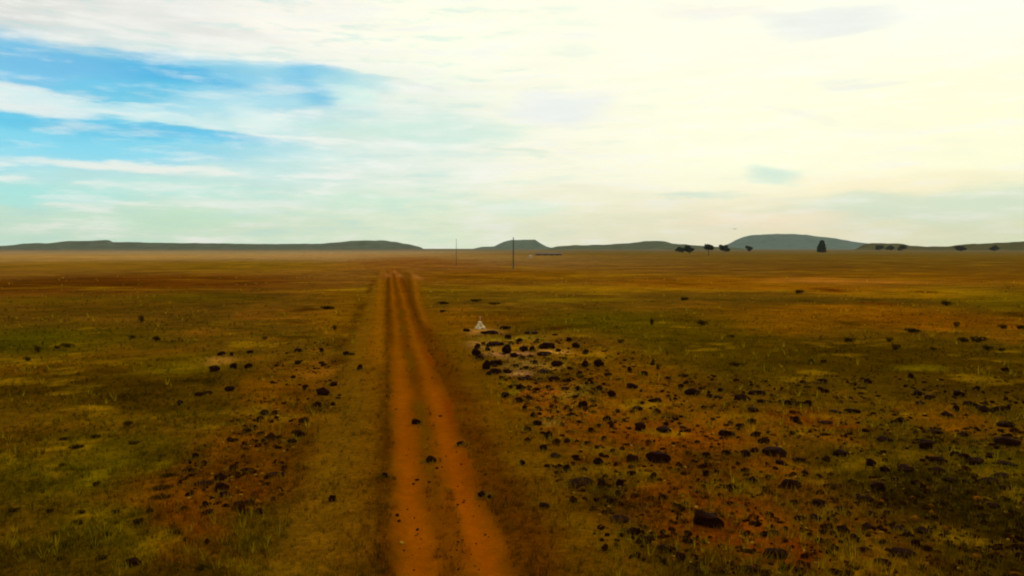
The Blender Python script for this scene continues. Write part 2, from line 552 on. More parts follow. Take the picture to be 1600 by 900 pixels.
    mids = np.exp(-((w - 1.32) / .26) ** 2)
    blend(body * (1 - nr), (104, 60, 0), .85)
    blend(mids * sstep(y, 28, 45), (78, 42, 0), .9)
    blend(mids, (94, 54, 0), .75)
    blend(mids * sstep(n9, -.1, .35) * (.25 + .75 * sstep(y, 20, 30)), (84, 62, 0), .7)
    blend(body * sstep(fbm(x / .8, y / 2.2, 111, 3), .1, .5), (88, 48, 0), .55)
    lr = np.exp(-((w - .62) / .30) ** 2)
    rr = np.exp(-((w - 2.10) / .30) ** 2)
    blend(lr, (122, 74, 0), .7)
    blend(rr, (120, 72, 0), .7)
    blend(lr * nr, (128, 66, 0), .75)
    blend(rr * nr, (132, 66, 0), .75)
    blend(np.exp(-((w - 2.45) / .16) ** 2) * sstep(n9, -.3, .4) * sstep(y, 22, 30), (112, 36, 0), .6)
    # older wheel marks that swing out on both sides where the track crosses the rise
    for pts, rgb, s, wd in ((LEFT_OLD, (124, 80, 0), .8, .45), (RIGHT_OLD, (128, 80, 4), .75, .5),
                            (LEFT_DARK, (74, 42, 0), .75, .35), (RIGHT_DARK, (78, 44, 0), .7, .5)):
        xx = np.interp(y, pts[:, 1], pts[:, 0])
        mm = np.exp(-((x - xx) / wd) ** 2) * sstep(y, pts[0, 1], pts[0, 1] + 12) * sstep(-y, -pts[-1, 1], -pts[-1, 1] + 15)
        blend(mm, rgb, s)
    for (px, py, wd) in ((601, 430, 1.3), (616, 424, .9), (624, 430, .8), (651, 432, 1.0)):
        c = gp(px, py)
        mm = np.exp(-((x - c[0]) / wd) ** 2 - ((y - c[1]) / 16) ** 2)
        blend(mm, (150, 100, 36), .8)
    for (px, py, wd) in ((598, 431, 1.0), (636, 428, .8)):
        c = gp(px, py)
        blend(np.exp(-((x - c[0]) / wd) ** 2 - ((y - c[1]) / 20) ** 2), (84, 46, 0), .6)
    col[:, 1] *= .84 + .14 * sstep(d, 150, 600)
    return col


LEFT_OLD = np.array([gp(*p) for p in ((592, 600), (593, 500), (593, 467), (594, 440), (596, 428), (599, 418))])
RIGHT_OLD = np.array([gp(*p) for p in ((672, 520), (662, 500), (652, 467), (650, 445), (646, 430), (640, 418))])
LEFT_DARK = np.array([gp(*p) for p in ((611, 560), (609, 500), (607, 467), (607, 440), (608, 430))])
RIGHT_DARK = np.array([gp(*p) for p in ((668, 540), (652, 500), (642, 467), (640, 445), (637, 432))])

M_ground = material('dry_veld_soil', attr='tint', noise=[(1.1, .82, 1.18), (6.0, .70, 1.30), (23.0, .75, 1.25)],
                    bump=(4.0, .9, .16), rough=1, spec=0)
M_track = material('orange_dirt', attr='tint', noise=[(2.5, .88, 1.12), (14.0, .85, 1.15)],
                   bump=(9.0, .7, .07), rough=1, spec=0)


def build_ground():
    xs_ = [0.0]
    st = 0.08
    pos = []
    x = 0.0
    while x < 6.0:
        x += st
        pos.append(x)
    g_ = st
    while x < 14000:
        g_ *= 1.025
        x += g_
        pos.append(x)
    X = np.array([-p for p in pos[::-1]] + [0.0] + pos) + 1.3
    ys_ = [-60.0]
    y = -60.0
    while y < 14000:
        y += .7 if y < 0 else max(.13, .0075 * y)
        ys_.append(y)
    Y = np.array(ys_)
    back = []
    b = -60.0
    s_ = 2.0
    while b > -5000:
        s_ *= 1.25
        b -= s_
        back.append(b)
    Y = np.concatenate((np.array(back[::-1]), Y))
    XX, YY = np.meshgrid(X, Y)
    ZZ = height(XX, YY)
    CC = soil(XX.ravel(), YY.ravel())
    V = np.stack((XX.ravel(), YY.ravel(), ZZ.ravel()), 1)
    nx, ny = len(X), len(Y)
    i = np.arange(nx - 1)
    j = np.arange(ny - 1)
    I, J = np.meshgrid(i, j)
    Fq = np.stack(((J * nx + I), (J * nx + I + 1), ((J + 1) * nx + I + 1), ((J + 1) * nx + I)), -1)
    tr = (X[I] > -0.12) & (X[I + 1] < 2.75) & (Y[J] > -60) & (Y[J + 1] < 340)

    def sub(mask, name, mat):
        f = Fq[mask]
        used, inv = np.unique(f.ravel(), return_inverse=True)
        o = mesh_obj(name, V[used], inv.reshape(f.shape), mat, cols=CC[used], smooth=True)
        o['kind'] = 'structure'
        return o
    sub(~tr, 'ground', M_ground)
    sub(tr, 'dirt_track', M_track)


build_ground()


def gz(x, y):
    return float(height(np.array([x]), np.array([y]))[0])


# ------------------------------------------------------------------ hills
M_hill = material('far_hill_scrub', attr='tint', noise=[(.012, .75, 1.25), (.05, .85, 1.15)], rough=1.0, spec=0.0)


def hill(profile, D, depth, top_rgb, foot_rgb, seed):
    pxs = np.arange(profile[0][0], profile[-1][0] + 1, 2.0)
    pys = np.interp(pxs, [p[0] for p in profile], [p[1] for p in profile])
    pys = pys + .35 * vnoise(pxs / 9.0, pxs * 0 + seed, seed)
    nt_ = 26
    V = []
    K = []
    ct = np.array(lin(*top_rgb))  # scrub colour lightened, some of the haze put into it
    cf = np.array(lin(*foot_rgb))
    for k, (px, py) in enumerate(zip(pxs, pys)):
        d = ray(px, 388.0)
        hd = Vector((d.x, d.y)).normalized()
        rd = ray(px, py - (0 if seed == 4 else .12) * max(0, 390 - py))
        Dr = D * (1 + .03 * math.sin(px / 90.0 + seed))
        H = max(0.0, CAM_H + rd.z / math.hypot(rd.x, rd.y) * Dr)
        for q in range(nt_):
            t = q / (nt_ - 1)
            prof = float(sstep(np.array(t), 0.0, .42)) if t < .5 else float(sstep(np.array(1 - t), 0.0, .45))
            dist = Dr + (t - .42) * depth
            gul = vnoise(np.array([px / 14.0]), np.array([t * 4.0]), seed + 5)[0]
            z = H * max(0, prof * (1 + .10 * gul * (1 - abs(2 * prof - 1)) * 2)) if prof < .98 else H * prof
            V.append((hd.x * dist, hd.y * dist, z - 1.5))
            w = min(1, max(0, (prof * H + 1 + 3 * gul) / 6))
            K.append(cf * (1 - w) + ct * w)
    n = len(pxs)
    fs = []
    for a in range(n - 1):
        for b in range(nt_ - 1):
            p = a * nt_ + b
            fs.append((p, p + nt_, p + nt_ + 1, p + 1))
    o = mesh_obj('hill', V, np.array(fs), M_hill, cols=np.array(K), smooth=True)
    o['kind'] = 'structure'


hill([(-260, 386), (-120, 383), (0, 384.5), (25, 383), (37, 381), (75, 380.5), (100, 378), (145, 377), (165, 375.8), (172, 377),
      (176, 379), (250, 380), (350, 381), (400, 382), (500, 381.5), (535, 379), (550, 377.5), (570, 376.5), (600, 377), (618, 379),
      (640, 382.5), (656, 386), (664, 389.5), (672, 391)], 4600, 1500, (70, 76, 58), (104, 86, 58), 1)
hill([(722, 391), (738, 389), (753, 386), (762, 385.5), (772, 385), (781, 381), (789, 378), (800, 375.8), (820, 376), (836, 376),
      (841, 379), (847, 382), (854, 385), (868, 389), (880, 391)], 5600, 1000, (72, 82, 66), (88, 82, 56), 2)
hill([(846, 391), (858, 388), (870, 385.5), (895, 383.5), (940, 383), (985, 380.5), (1005, 378), (1025, 377), (1038, 378),
      (1050, 381), (1080, 383), (1110, 385), (1150, 387), (1180, 391)], 4200, 1200, (68, 72, 48), (96, 84, 48), 3)
hill([(1106, 391), (1122, 386), (1140, 380), (1150, 374.5), (1160, 370.5), (1172, 367.5), (1190, 366), (1215, 365.2), (1240, 365),
      (1262, 367), (1280, 369.5), (1296, 371), (1312, 373.5), (1328, 376.5), (1345, 379), (1370, 382), (1410, 385), (1440, 391)],
     8200, 2200, (68, 86, 76), (74, 86, 72), 4)
hill([(1332, 391), (1342, 386), (1350, 382), (1362, 380.5), (1395, 381), (1412, 381.5), (1422, 384), (1445, 385.3), (1480, 385),
      (1510, 382), (1545, 380.5), (1575, 379.5), (1600, 378), (1700, 376), (1850, 380), (1950, 391)],
     3600, 1100, (66, 60, 24), (84, 68, 18), 6)

# ------------------------------------------------------------------ haze
hb = bpy.data.meshes.new('haze')
x0, x1, y0, y1, z0, z1 = -15500, 15500, -5500, 15000, -3, 420
hv = [(x, y, z) for z in (z0, z1) for y in (y0, y1) for x in (x0, x1)]
hb.from_pydata(hv, [], [(0, 2, 3, 1), (4, 5, 7, 6), (0, 1, 5, 4), (2, 6, 7, 3), (0, 4, 6, 2), (1, 3, 7, 5)])
mh = bpy.data.materials.new('haze_air')
mh.use_nodes = True
for n in list(mh.node_tree.nodes):
    if n.type == 'BSDF_PRINCIPLED':
        mh.node_tree.nodes.remove(n)
pv = mh.node_tree.nodes.new('ShaderNodeVolumePrincipled')
pv.inputs['Color'].default_value = (.90, .92, .84, 1)
pv.inputs['Density'].default_value = 2.2e-5
out = [n for n in mh.node_tree.nodes if n.type == 'OUTPUT_MATERIAL'][0]
mh.node_tree.links.new(pv.outputs[0], out.inputs['Volume'])
hb.materials.append(mh)
ho = bpy.data.objects.new('haze', hb)
C.objects.link(ho)
ho['kind'] = 'stuff'
ho['label'] = 'thin pale haze over the far plain and hills'

# ------------------------------------------------------------------ stones
M_stone = material('dark_ironstone', base=lin(28, 9, 1), noise=[(3.0, .55, 1.6), (14.0, .7, 1.3)], bump=(9.0, .6, .03), rough=1, spec=.02)
M_pale = material('whitewashed_stone', base=(.66, .50, .27), noise=[(4.0, .7, 1.15)], bump=(10, .5, .02), rough=.95)


def ico(sub=3):
    import bmesh
    bm = bmesh.new()
    bmesh.ops.create_icosphere(bm, subdivisions=sub, radius=1.0)
    v = np.array([p.co[:] for p in bm.verts])
    f = [[q.index for q in p.verts] for p in bm.faces]
    bm.free()
    return v, np.array(f)


IV, IF = ico(3)


def stone_mesh(seed, humps=1):
    r = np.random.default_rng(seed)
    v = IV.copy()
    for k in range(16):                                   # broken faces
        n = r.normal(size=3)
        n /= np.linalg.norm(n)
        h = r.uniform(.62, .92)
        dd = v @ n
        m = dd > h
        v[m] -= np.outer(dd[m] - h, n) * .85
    v *= (1 + .34 * fbm(IV[:, 0] * 1.1 + seed * 3, IV[:, 1] * 1.1 + IV[:, 2] * 1.3, seed + 50, 2))[:, None]
    v *= (1 + .10 * fbm(IV[:, 0] * 2.2 + seed, IV[:, 1] * 2.2 + IV[:, 2] * 1.7, seed, 3))[:, None]
    v *= (1 + .03 * vnoise(IV[:, 0] * 7 + seed, IV[:, 2] * 7 + IV[:, 1] * 5, seed + 3))[:, None]
    if humps == 2:
        v[:, 2] *= 1 - .45 * np.exp(-((v[:, 0] - .1) / .28) ** 2) * (v[:, 2] > 0)
    v[:, 2] = np.where(v[:, 2] < -.35, -.35 + (v[:, 2] + .35) * .2, v[:, 2])
    v[:, 0] /= (v[:, 0].max() - v[:, 0].min())
    v[:, 1] /= (v[:, 1].max() - v[:, 1].min())
    v[:, 2] -= v[:, 2].min()
    v[:, 2] /= v[:, 2].max()
    me = bpy.data.meshes.new('stone')
    me.from_pydata([tuple(p) for p in v], [], IF.tolist())
    me.polygons.foreach_set('use_smooth', np.ones(len(me.polygons), dtype=bool))
    me.materials.append(M_stone)
    if hasattr(me, 'set_sharp_from_angle'):
        me.set_sharp_from_angle(angle=math.radians(32))
    return me


STONES = [stone_mesh(s) for s in range(10)]
TWOHUMP = stone_mesh(31, 2)

# px, py (centre), width px, height px as the photograph shows them
ROCKS = """730 516 10 5;766 519 26 7;789 511 18 6;795 526 10 8;828 520 22 5;811 531 10 7;755 538 6 6;773 538 22 8;792 545 14 16;
804 554 14 8;815 558 9 8;818 545 14 9;832 545 10 9;889 530 9 7;900 539 12 9;915 549 10 9;743 550 14 13;751 558 14 8;848 553 22 7;
760 569 12 16;776 566 18 10;773 580 18 10;791 580 13 7;805 571 9 6;822 574 10 6;834 565 12 7;868 568 17 10;849 580 22 6;
892 575 12 5;905 583 10 8;868 592 17 9;949 585 12 6;797 604 9 7;813 604 14 9;826 604 10 6;925 597 6 6;882 606 12 6;904 606 11 8;937 605 10 9;
788 616 13 9;826 620 10 9;811 622 12 8;927 625 10 6;955 614 12 12;900 618 10 6;820 636 8 12;841 636 10 7;832 647 8 7;856 654 8 7;841 660 14 9;
858 679 12 14;825 669 12 8;869 689 12 10;890 674 10 5;887 688 10 5;849 699 12 10;868 712 18 7;816 723 8 8;873 729 12 9;887 731 12 12;928 642 7 5;
924 671 9 9;948 652 12 9;945 684 8 8;918 692 9 7;936 721 15 12;987 717 18 13;999 666 16 14;998 636 16 8;885 634 8 6;986 730 10 6;
984 575 7 12;1006 583 10 8;987 602 17 9;1045 590 12 5;1068 586 16 6;1063 603 9 8;1072 597 8 7;1107 612 5 8;1125 608 9 6;
1119 619 15 5;1160 620 22 11;1188 627 12 7;1176 641 16 8;1175 658 13 9;1158 665 13 8;1141 660 9 6;1136 678 22 11;1181 679 14 10;
1195 690 16 10;1025 624 19 7;1026 640 11 9;1099 635 9 6;1035 671 22 10;1056 622 6 5;1089 691 8 5;1207 617 7 5;1234 629 14 9;1223 626 12 6;
1249 631 12 8;1290 611 12 7;1335 600 9 5;1356 595 10 8;1286 594 14 6;1244 655 9 11;1287 661 20 6;1318 661 9 6;1335 642 22 7;
1305 643 18 5;1407 657 12 11;1397 659 8 7;1380 687 22 8;1423 587 8 8;1436 615 14 7;1451 621 13 7;1438 629 12 6;1478 647 14 8;1498 615 14 8;1526 606 8 7;
1516 631 18 8;1559 638 15 8;1575 636 6 9;1495 638 8 10;1458 675 20 6;1505 678 13 7;1444 693 20 10;1573 664 20 8;1571 578 9 7;
988 740 14 9;1022 744 10 11;1104 711 13 9;1104 741 10 11;1135 708 13 9;1164 709 13 12;1181 703 12 9;1164 735 13 8;1177 752 14 12;1142 762 10 15;1141 788 9 8;
1126 775 9 6;1061 793 10 10;1071 788 9 8;1036 778 14 10;1004 790 12 7;912 734 12 6;938 757 12 16;970 755 12 14;965 771 9 9;956 783 14 11;
851 789 18 9;966 812 34 10;990 830 20 14;1010 844 20 12;946 855 10 12;1040 856 24 10;1091 894 20 11;1170 892 30 8;1194 835 12 10;
1219 722 14 8;1250 719 18 9;1291 718 12 8;1312 709 20 11;1361 723 14 12;1330 752 9 8;1257 738 11 8;1279 743 9 7;1381 734 13 9;1397 750 12 7;1414 733 20 11;
1375 761 22 14;1432 754 14 8;1466 719 22 9;1465 735 20 8;1494 710 13 9;1508 714 16 10;1548 711 14 8;1448 697 16 12;1520 698 12 5;1573 724 24 6;
1302 760 24 7;1351 780 22 10;1240 785 12 9;1278 787 20 12;1310 795 16 8;1273 810 16 9;1247 811 15 8;1326 802 7 8;1317 828 18 13;1355 825 18 13;1361 804 12 5;
1335 842 12 13;1208 834 18 9;1266 837 9 8;1282 845 12 9;1323 845 8 8;1252 892 15 12;1376 878 18 12;1347 861 12 8;1404 828 20 10;1441 831 22 10;
1431 850 12 12;1418 835 12 9;1486 751 20 7;1545 752 28 9;1565 743 20 8;1573 762 16 7;1481 766 18 7;1550 790 16 8;1537 806 14 9;1581 799 10 6;1509 753 10 5;
1471 786 14 8;1593 823 10 9;1593 869 14 9;
306 712 9 11;319 722 8 8;299 733 9 7;364 730 12 10;345 745 17 13;350 772 14 10;386 734 18 8;318 756 26 7;378 786 26 9;321 788 9 11;326 800 16 7;287 794 8 6;
323 846 7 9;455 689 14 7;412 688 6 6;433 742 26 8;405 799 12 10;520 778 11 12;602 744 9 9;721 692 12 8;753 772 12 11;765 777 6 7;650 658 14 9;
365 572 10 9;388 572 11 9;348 551 13 7;362 552 5 7;391 549 9 5;357 609 14 8;326 615 12 6;311 617 14 6;281 630 8 8;413 645 15 9;430 645 9 7;398 668 10 7;386 674 11 8;
408 677 12 6;495 632 13 10;475 604 6 11;522 600 13 7;505 572 9 5;465 547 12 6;502 547 6 8;464 567 9 7;541 553 9 7;320 695 7 5;563 575 8 9;
746 541 9 9;762 546 8 6;785 538 8 6;798 536 7 6;838 534 9 5;872 547 8 6;828 556 8 5;858 561 9 6;883 560 8 6;765 583 9 7;783 590 8 6;
843 592 9 5;857 604 8 6;836 611 7 6;868 620 8 6;893 639 8 6;870 642 7 5;905 658 8 6;878 662 7 6;937 664 7 6;965 640 8 6;975 655 8 6;
1012 690 9 6;958 704 8 6;1005 702 8 5;1060 735 8 6;1075 708 9 6;1120 738 8 7;1152 724 9 6;1200 745 9 6;1225 790 8 6;1296 812 8 6;1300 835 9 6;
1228 828 8 6;1160 760 8 6;1092 770 8 6;1340 775 8 6;1385 802 9 6;1460 808 9 6;1380 848 9 7"""
ROCKS = [tuple(float(a) for a in r.split()) for r in ROCKS.replace('\n', '').split(';') if r.strip()]

MARKS = [   # px, py, w, h, full label, short phrase
    (1103, 811, 46, 28, 'largest black boulder in the rock field, two low humps, orange soil around it', 'the largest boulder'),
    (1033, 716, 37, 19, 'broad black boulder with a pointed crest in the middle of the rock field', 'the pointed-crest boulder'),
    (934, 567, 15, 13, 'square black block on the right in the touching pair beyond the cairn', 'the touching pair'),
    (914, 568, 10, 12, 'narrower black block on the left in the touching pair', None),
    (857, 540, 24, 12, 'domed black boulder with a strip of pale dry grass along its foot', 'the domed boulder'),
    (347, 760, 20, 13, 'biggest of the black stones piled together on the bare patch left of the track', 'the left stone pile'),
    (505, 612, 19, 13, 'darkest stone beside the pale tussock on the left track verge', 'the dark verge stone'),
    (672, 717, 16, 11, 'lone dark stone on the hump between the two wheel ruts', 'the stone between the ruts'),
    (1184, 613, 23, 9, 'long low black boulder at the rear right edge of the rock field', 'the long rear boulder'),
    (1234, 757, 27, 17, 'squarish dark red-brown boulder right of the pointed-crest boulder', 'the squarish boulder'),
    (1213, 707, 32, 15, 'wide dark boulder leaning against smaller stones behind the squarish boulder', 'the wide leaning boulder'),
    (1404, 865, 34, 15, 'wide black boulder nearest the lower right corner beside reddish soil', 'the lower right boulder'),
    (1525, 721, 22, 10, 'right end of the sloping black ridge of stones near the right edge', 'the sloping ridge'),
    (207, 880, 22, 13, 'large dark stone alone in the grass at the lower left', 'the lone lower left stone'),
    (334, 577, 15, 10, 'small jet black stone on green grass far left of the track', 'the jet black stone'),
    (1262, 630, 12, 10, 'taller stone at the right end of the low black rock bar', 'the low rock bar'),
    (1537, 639, 20, 9, 'middle stone of the dark trio beside the far right green grass', 'the dark right trio'),
    (1083, 611, 22, 12, 'dark wedge boulder sloping down to the right behind the rock field', 'the wedge boulder'),
    (912, 630, 14, 14, 'round black boulder taller than the stones near it, on orange soil', 'the round black boulder'),
    (1209, 866, 34, 17, 'large red-brown boulder half sunk in reddish soil near the bottom edge', 'the half-sunk boulder'),
    (467, 678, 14, 12, 'dark round stone at the edge of the left wheel verge', 'the round verge stone'),
    (1062, 871, 15, 14, 'upright dark stone near the bottom in front of the largest boulder', 'the upright front stone'),
    (910, 756, 42, 9, 'long flat grey-brown slab right of the track verge', 'the long flat slab'),
    (822, 591, 26, 6, 'long thin black slab below the pale grass streak near the cairn', 'the thin black slab'),
    (1577, 690, 30, 13, 'broad dark boulder at the right edge above the sloping ridge', 'the right-edge boulder'),
]
ORD = ['nearest', 'second nearest', 'third nearest', 'fourth nearest', 'fifth nearest', 'sixth nearest', 'seventh nearest', 'eighth nearest',
       'ninth nearest', 'tenth nearest', 'eleventh nearest', 'twelfth nearest', 'thirteenth nearest', 'fourteenth nearest', 'fifteenth nearest']


def sector(dx, dy):
    if abs(dx) > abs(dy) * 1.2:
        return 'right of' if dx > 0 else 'left of'
    return 'in front of' if dy > 0 else 'behind'


def where(items, marks):
    """for each item, 'second nearest left of <mark>' counted over every item: true for it alone"""
    res = []
    for i, (px, py) in enumerate(items):
        best = None
        for (mx, my, ph) in marks:
            s = sector(px - mx, py - my)
            dd = math.hypot(px - mx, (py - my) * 1.5)
            rank = sum(1 for j, (qx, qy) in enumerate(items) if j != i and sector(qx - mx, qy - my) == s
                       and math.hypot(qx - mx, (qy - my) * 1.5) < dd)
            if rank < 15:
                sc = (rank, dd)
                if best is None or sc < best[0]:
                    best = (sc, rank, s, ph)
        res.append(None if best is None else '%s %s %s' % (ORD[best[1]], best[2], best[3]))
    return res


def place_px(px, py, h):
    c = gp(px, py + h * .5)
    return c, math.hypot(c[0], c[1])


def put_stone(px, py, w, h, me, label, group, name='stone'):
    c, d = place_px(px, py, h)
    wm = w * d / F * 1.12
    dep = wm * random.uniform(.65, .95)
    sin_ = CAM_H / d
    hm = max(.10, h * d / F - .45 * dep * sin_)
    hm = min(hm, wm * 1.15)
    o = bpy.data.objects.new(name, me)
    C.objects.link(o)
    az_ = math.atan2(c[0], c[1])
    c = c + np.array((math.sin(az_), math.cos(az_))) * dep * .4
    o.location = (c[0], c[1], gz(c[0], c[1]) - .05 * hm)
    o.scale = (wm, dep, hm * 1.05)
    o.rotation_euler = (random.uniform(-.05, .05), random.uniform(-.06, .06), -az_ + random.uniform(-.25, .25) + (PI if random.random() < .5 and me is not TWOHUMP else 0))
    tag(o, label, 'boulder' if name == 'boulder' else 'stone', group)
    return o


mk = [(m[0], m[1], m[5]) for m in MARKS if m[5]]
wh = where([(r[0], r[1]) for r in ROCKS], mk)
for i, m in enumerate(MARKS):
    put_stone(m[0], m[1], m[2], m[3], TWOHUMP if i == 0 else STONES[i % 10], m[4],
              'dark stones right of the track' if m[0] > 690 else 'dark stones left of the track', 'boulder')
for i, (r, w_) in enumerate(zip(ROCKS, wh)):
    px, py, w, h = r
    asp = w / h
    shape = 'flat' if asp > 2.0 else ('upright' if asp < .95 else ('low' if asp > 1.5 else 'rounded'))
    size = 'small' if w * h < 110 else ('mid-sized' if w * h < 190 else 'large')
    put_stone(px, py, w, h, STONES[random.randrange(10)], '%s %s dark stone, %s' % (size, shape, w_ or 'far from the rest'),
              'dark stones right of the track' if px > 690 else 'dark stones left of the track')

# ------------------------------------------------------------------ shrubs
M_leaf = material('dark_shrub_leaves', base=lin(44, 30, 2), noise=[(2.5, .6, 1.6)], rough=1, spec=0)
M_twig = material('dark_twigs', base=lin(40, 22, 4), noise=[(6.0, .7, 1.3)], rough=1, spec=0)


def leaf_cloud(r, n, fn, size):
    """n little leaf faces whose centres come from fn(r)"""
    c = np.array([fn(r) for _ in range(n)])
    a = r.normal(size=(n, 3))
    a /= np.linalg.norm(a, axis=1)[:, None]
    b = np.cross(a, r.normal(size=(n, 3)))
    b /= np.linalg.norm(b, axis=1)[:, None]
    s = (size * r.uniform(.6, 1.4, n))[:, None]
    V = np.concatenate((c - a * s - b * s * .6, c + a * s - b * s * .6, c + a * s + b * s * .6, c - a * s + b * s * .6), 0)
    i = np.arange(n)
    return V, np.stack((i, i + n, i + 2 * n, i + 3 * n), 1)


def shrub_mesh(seed):
    r = np.random.default_rng(seed)
    lobes = [(r.uniform(-.3, .3), r.uniform(-.3, .3), r.uniform(.25, .6), r.uniform(.25, .42)) for _ in range(6)]

    def fn(r):
        l = lobes[r.integers(6)]
        p = r.normal(size=3)
        p = p / np.linalg.norm(p) * l[3] * r.uniform(.3, 1) ** .5
        return np.array((l[0] + p[0], l[1] + p[1], max(.02, l[2] + p[2])))
    V, Fq = leaf_cloud(r, 420, fn, .045)
    V[:, 0] *= 1 / (V[:, 0].max() - V[:, 0].min())
    V[:, 1] *= 1 / (V[:, 1].max() - V[:, 1].min())
    V[:, 2] *= 1 / V[:, 2].max()
    vs = [tuple(v) for v in V]
    fs = Fq.tolist()
    mats = [0] * len(fs)
    for k in range(9):                                       # twigs from the root
        a = r.uniform(0, 2 * PI)
        rr = r.uniform(.15, .4)
        top = (math.cos(a) * rr, math.sin(a) * rr, r.uniform(.5, .95))
        b0 = len(vs)
        for q in range(3):
            t = q * 2 * PI / 3
            vs.append((.03 * math.cos(t), .03 * math.sin(t), -.03))
        vs.append(top)
        for q in range(3):
            fs.append((b0 + q, b0 + (q + 1) % 3, b0 + 3))
            mats.append(1)
    me = bpy.data.meshes.new('shrub')
    me.from_pydata(vs, [], fs)
    me.materials.append(M_leaf)
    me.materials.append(M_twig)
    me.polygons.foreach_set('material_index', mats)
    return me


SHM = [shrub_mesh(100 + s) for s in range(5)]
SHRUBS = """510 480 22 6;522 512 7 9;413 529 8 6;742 469 18 5;771 474 20 4;
691 473 18 5;689 486 10 5;547 553 14 5;105 539 20 7;89 542 8 6;59 545 8 11;41 559 10 7;244 530 11 7;220 498 8 11;205 527 10 6;196 663 12 9;
1097 504 18 9;1066 467 14 6;969 532 11 7;1142 525 10 5;1150 567 24 7;1017 503 6 12;1019 565 5 11;1028 572 6 11;1245 455 14 6;
1424 516 22 7;1389 530 10 7;1399 542 12 9;1494 507 8 9;1565 509 12 7;1592 510 20 6;1527 529 22 9;1504 530 14 7;1543 543 14 8;1458 544 9 6;
1562 546 10 5;1322 531 16 7;1478 474 13 8;1267 565 8 8;1284 565 10 6;
101 684 18 6;148 682 14 7;208 691 16 5;118 697 20 8;98 725 10 5;147 755 12 8;264 739 28 6;250 760 34 8;250 776 32 5;74 798 12 7;126 799 11 8;180 799 12 7;
233 797 10 9;120 815 14 9;87 833 11 8;167 834 11 9;103 853 11 7;148 853 13 7;211 815 16 12;158 871 16 9;271 829 20 12;291 842 13 8;20 797 14 6;317 883 22 9;
95 872 12 6;1422 772 20 7;1509 738 24 7"""
SHRUBS = [tuple(float(a) for a in r.split()) for r in SHRUBS.replace('\n', '').split(';') if r.strip()]
smk = [(750, 505, 'the white cairn'), (802, 420, 'the nearer pole foot'), (1103, 811, 'the largest boulder'),
       (207, 880, 'the lone lower left stone'), (334, 577, 'the jet black stone'), (1184, 613, 'the long rear boulder'),
       (347, 760, 'the left stone pile'), (1537, 639, 'the dark right trio'), (1285, 394, 'the tall conical tree'),
       (1107, 400, 'the round-crowned tree'), (505, 612, 'the dark verge stone'), (1525, 721, 'the sloping ridge'), (1356, 595, 'the small stone alone on dark green grass')]
wh = where([(r[0], r[1]) for r in SHRUBS], smk)
for i, (r, w_) in enumerate(zip(SHRUBS, wh)):
    px, py, w, h = r
    c, d = place_px(px, py, h)
    o = bpy.data.objects.new('shrub', SHM[random.randrange(5)])
    C.objects.link(o)
    wm = w * d / F
    dep = min(wm, max(.5, wm * .6))
    hm = max(.12, h * d / F - .4 * dep * CAM_H / d)
    hm = min(hm, 1.6)
    az_ = math.atan2(c[0], c[1])
    o.location = (c[0], c[1], gz(c[0], c[1]) - .02)
    o.scale = (wm * 1.1, dep, hm * 1.1)
    o.rotation_euler = (0, 0, -az_ + random.uniform(-.15, .15))
    asp = w / h
    tag(o, '%s dark shrub, %s' % ('wide low' if asp > 2.6 else ('narrow upright' if asp < 1 else 'small rounded'), w_ or 'far from the others'),
        'shrub', 'low dark shrubs on the plain')

# ------------------------------------------------------------------ grass
M_grass = material('dry_grass_blades', attr='tint', noise=[(3.0, .8, 1.2)], rough=1, spec=0)
add_translucent(M_grass, .5)


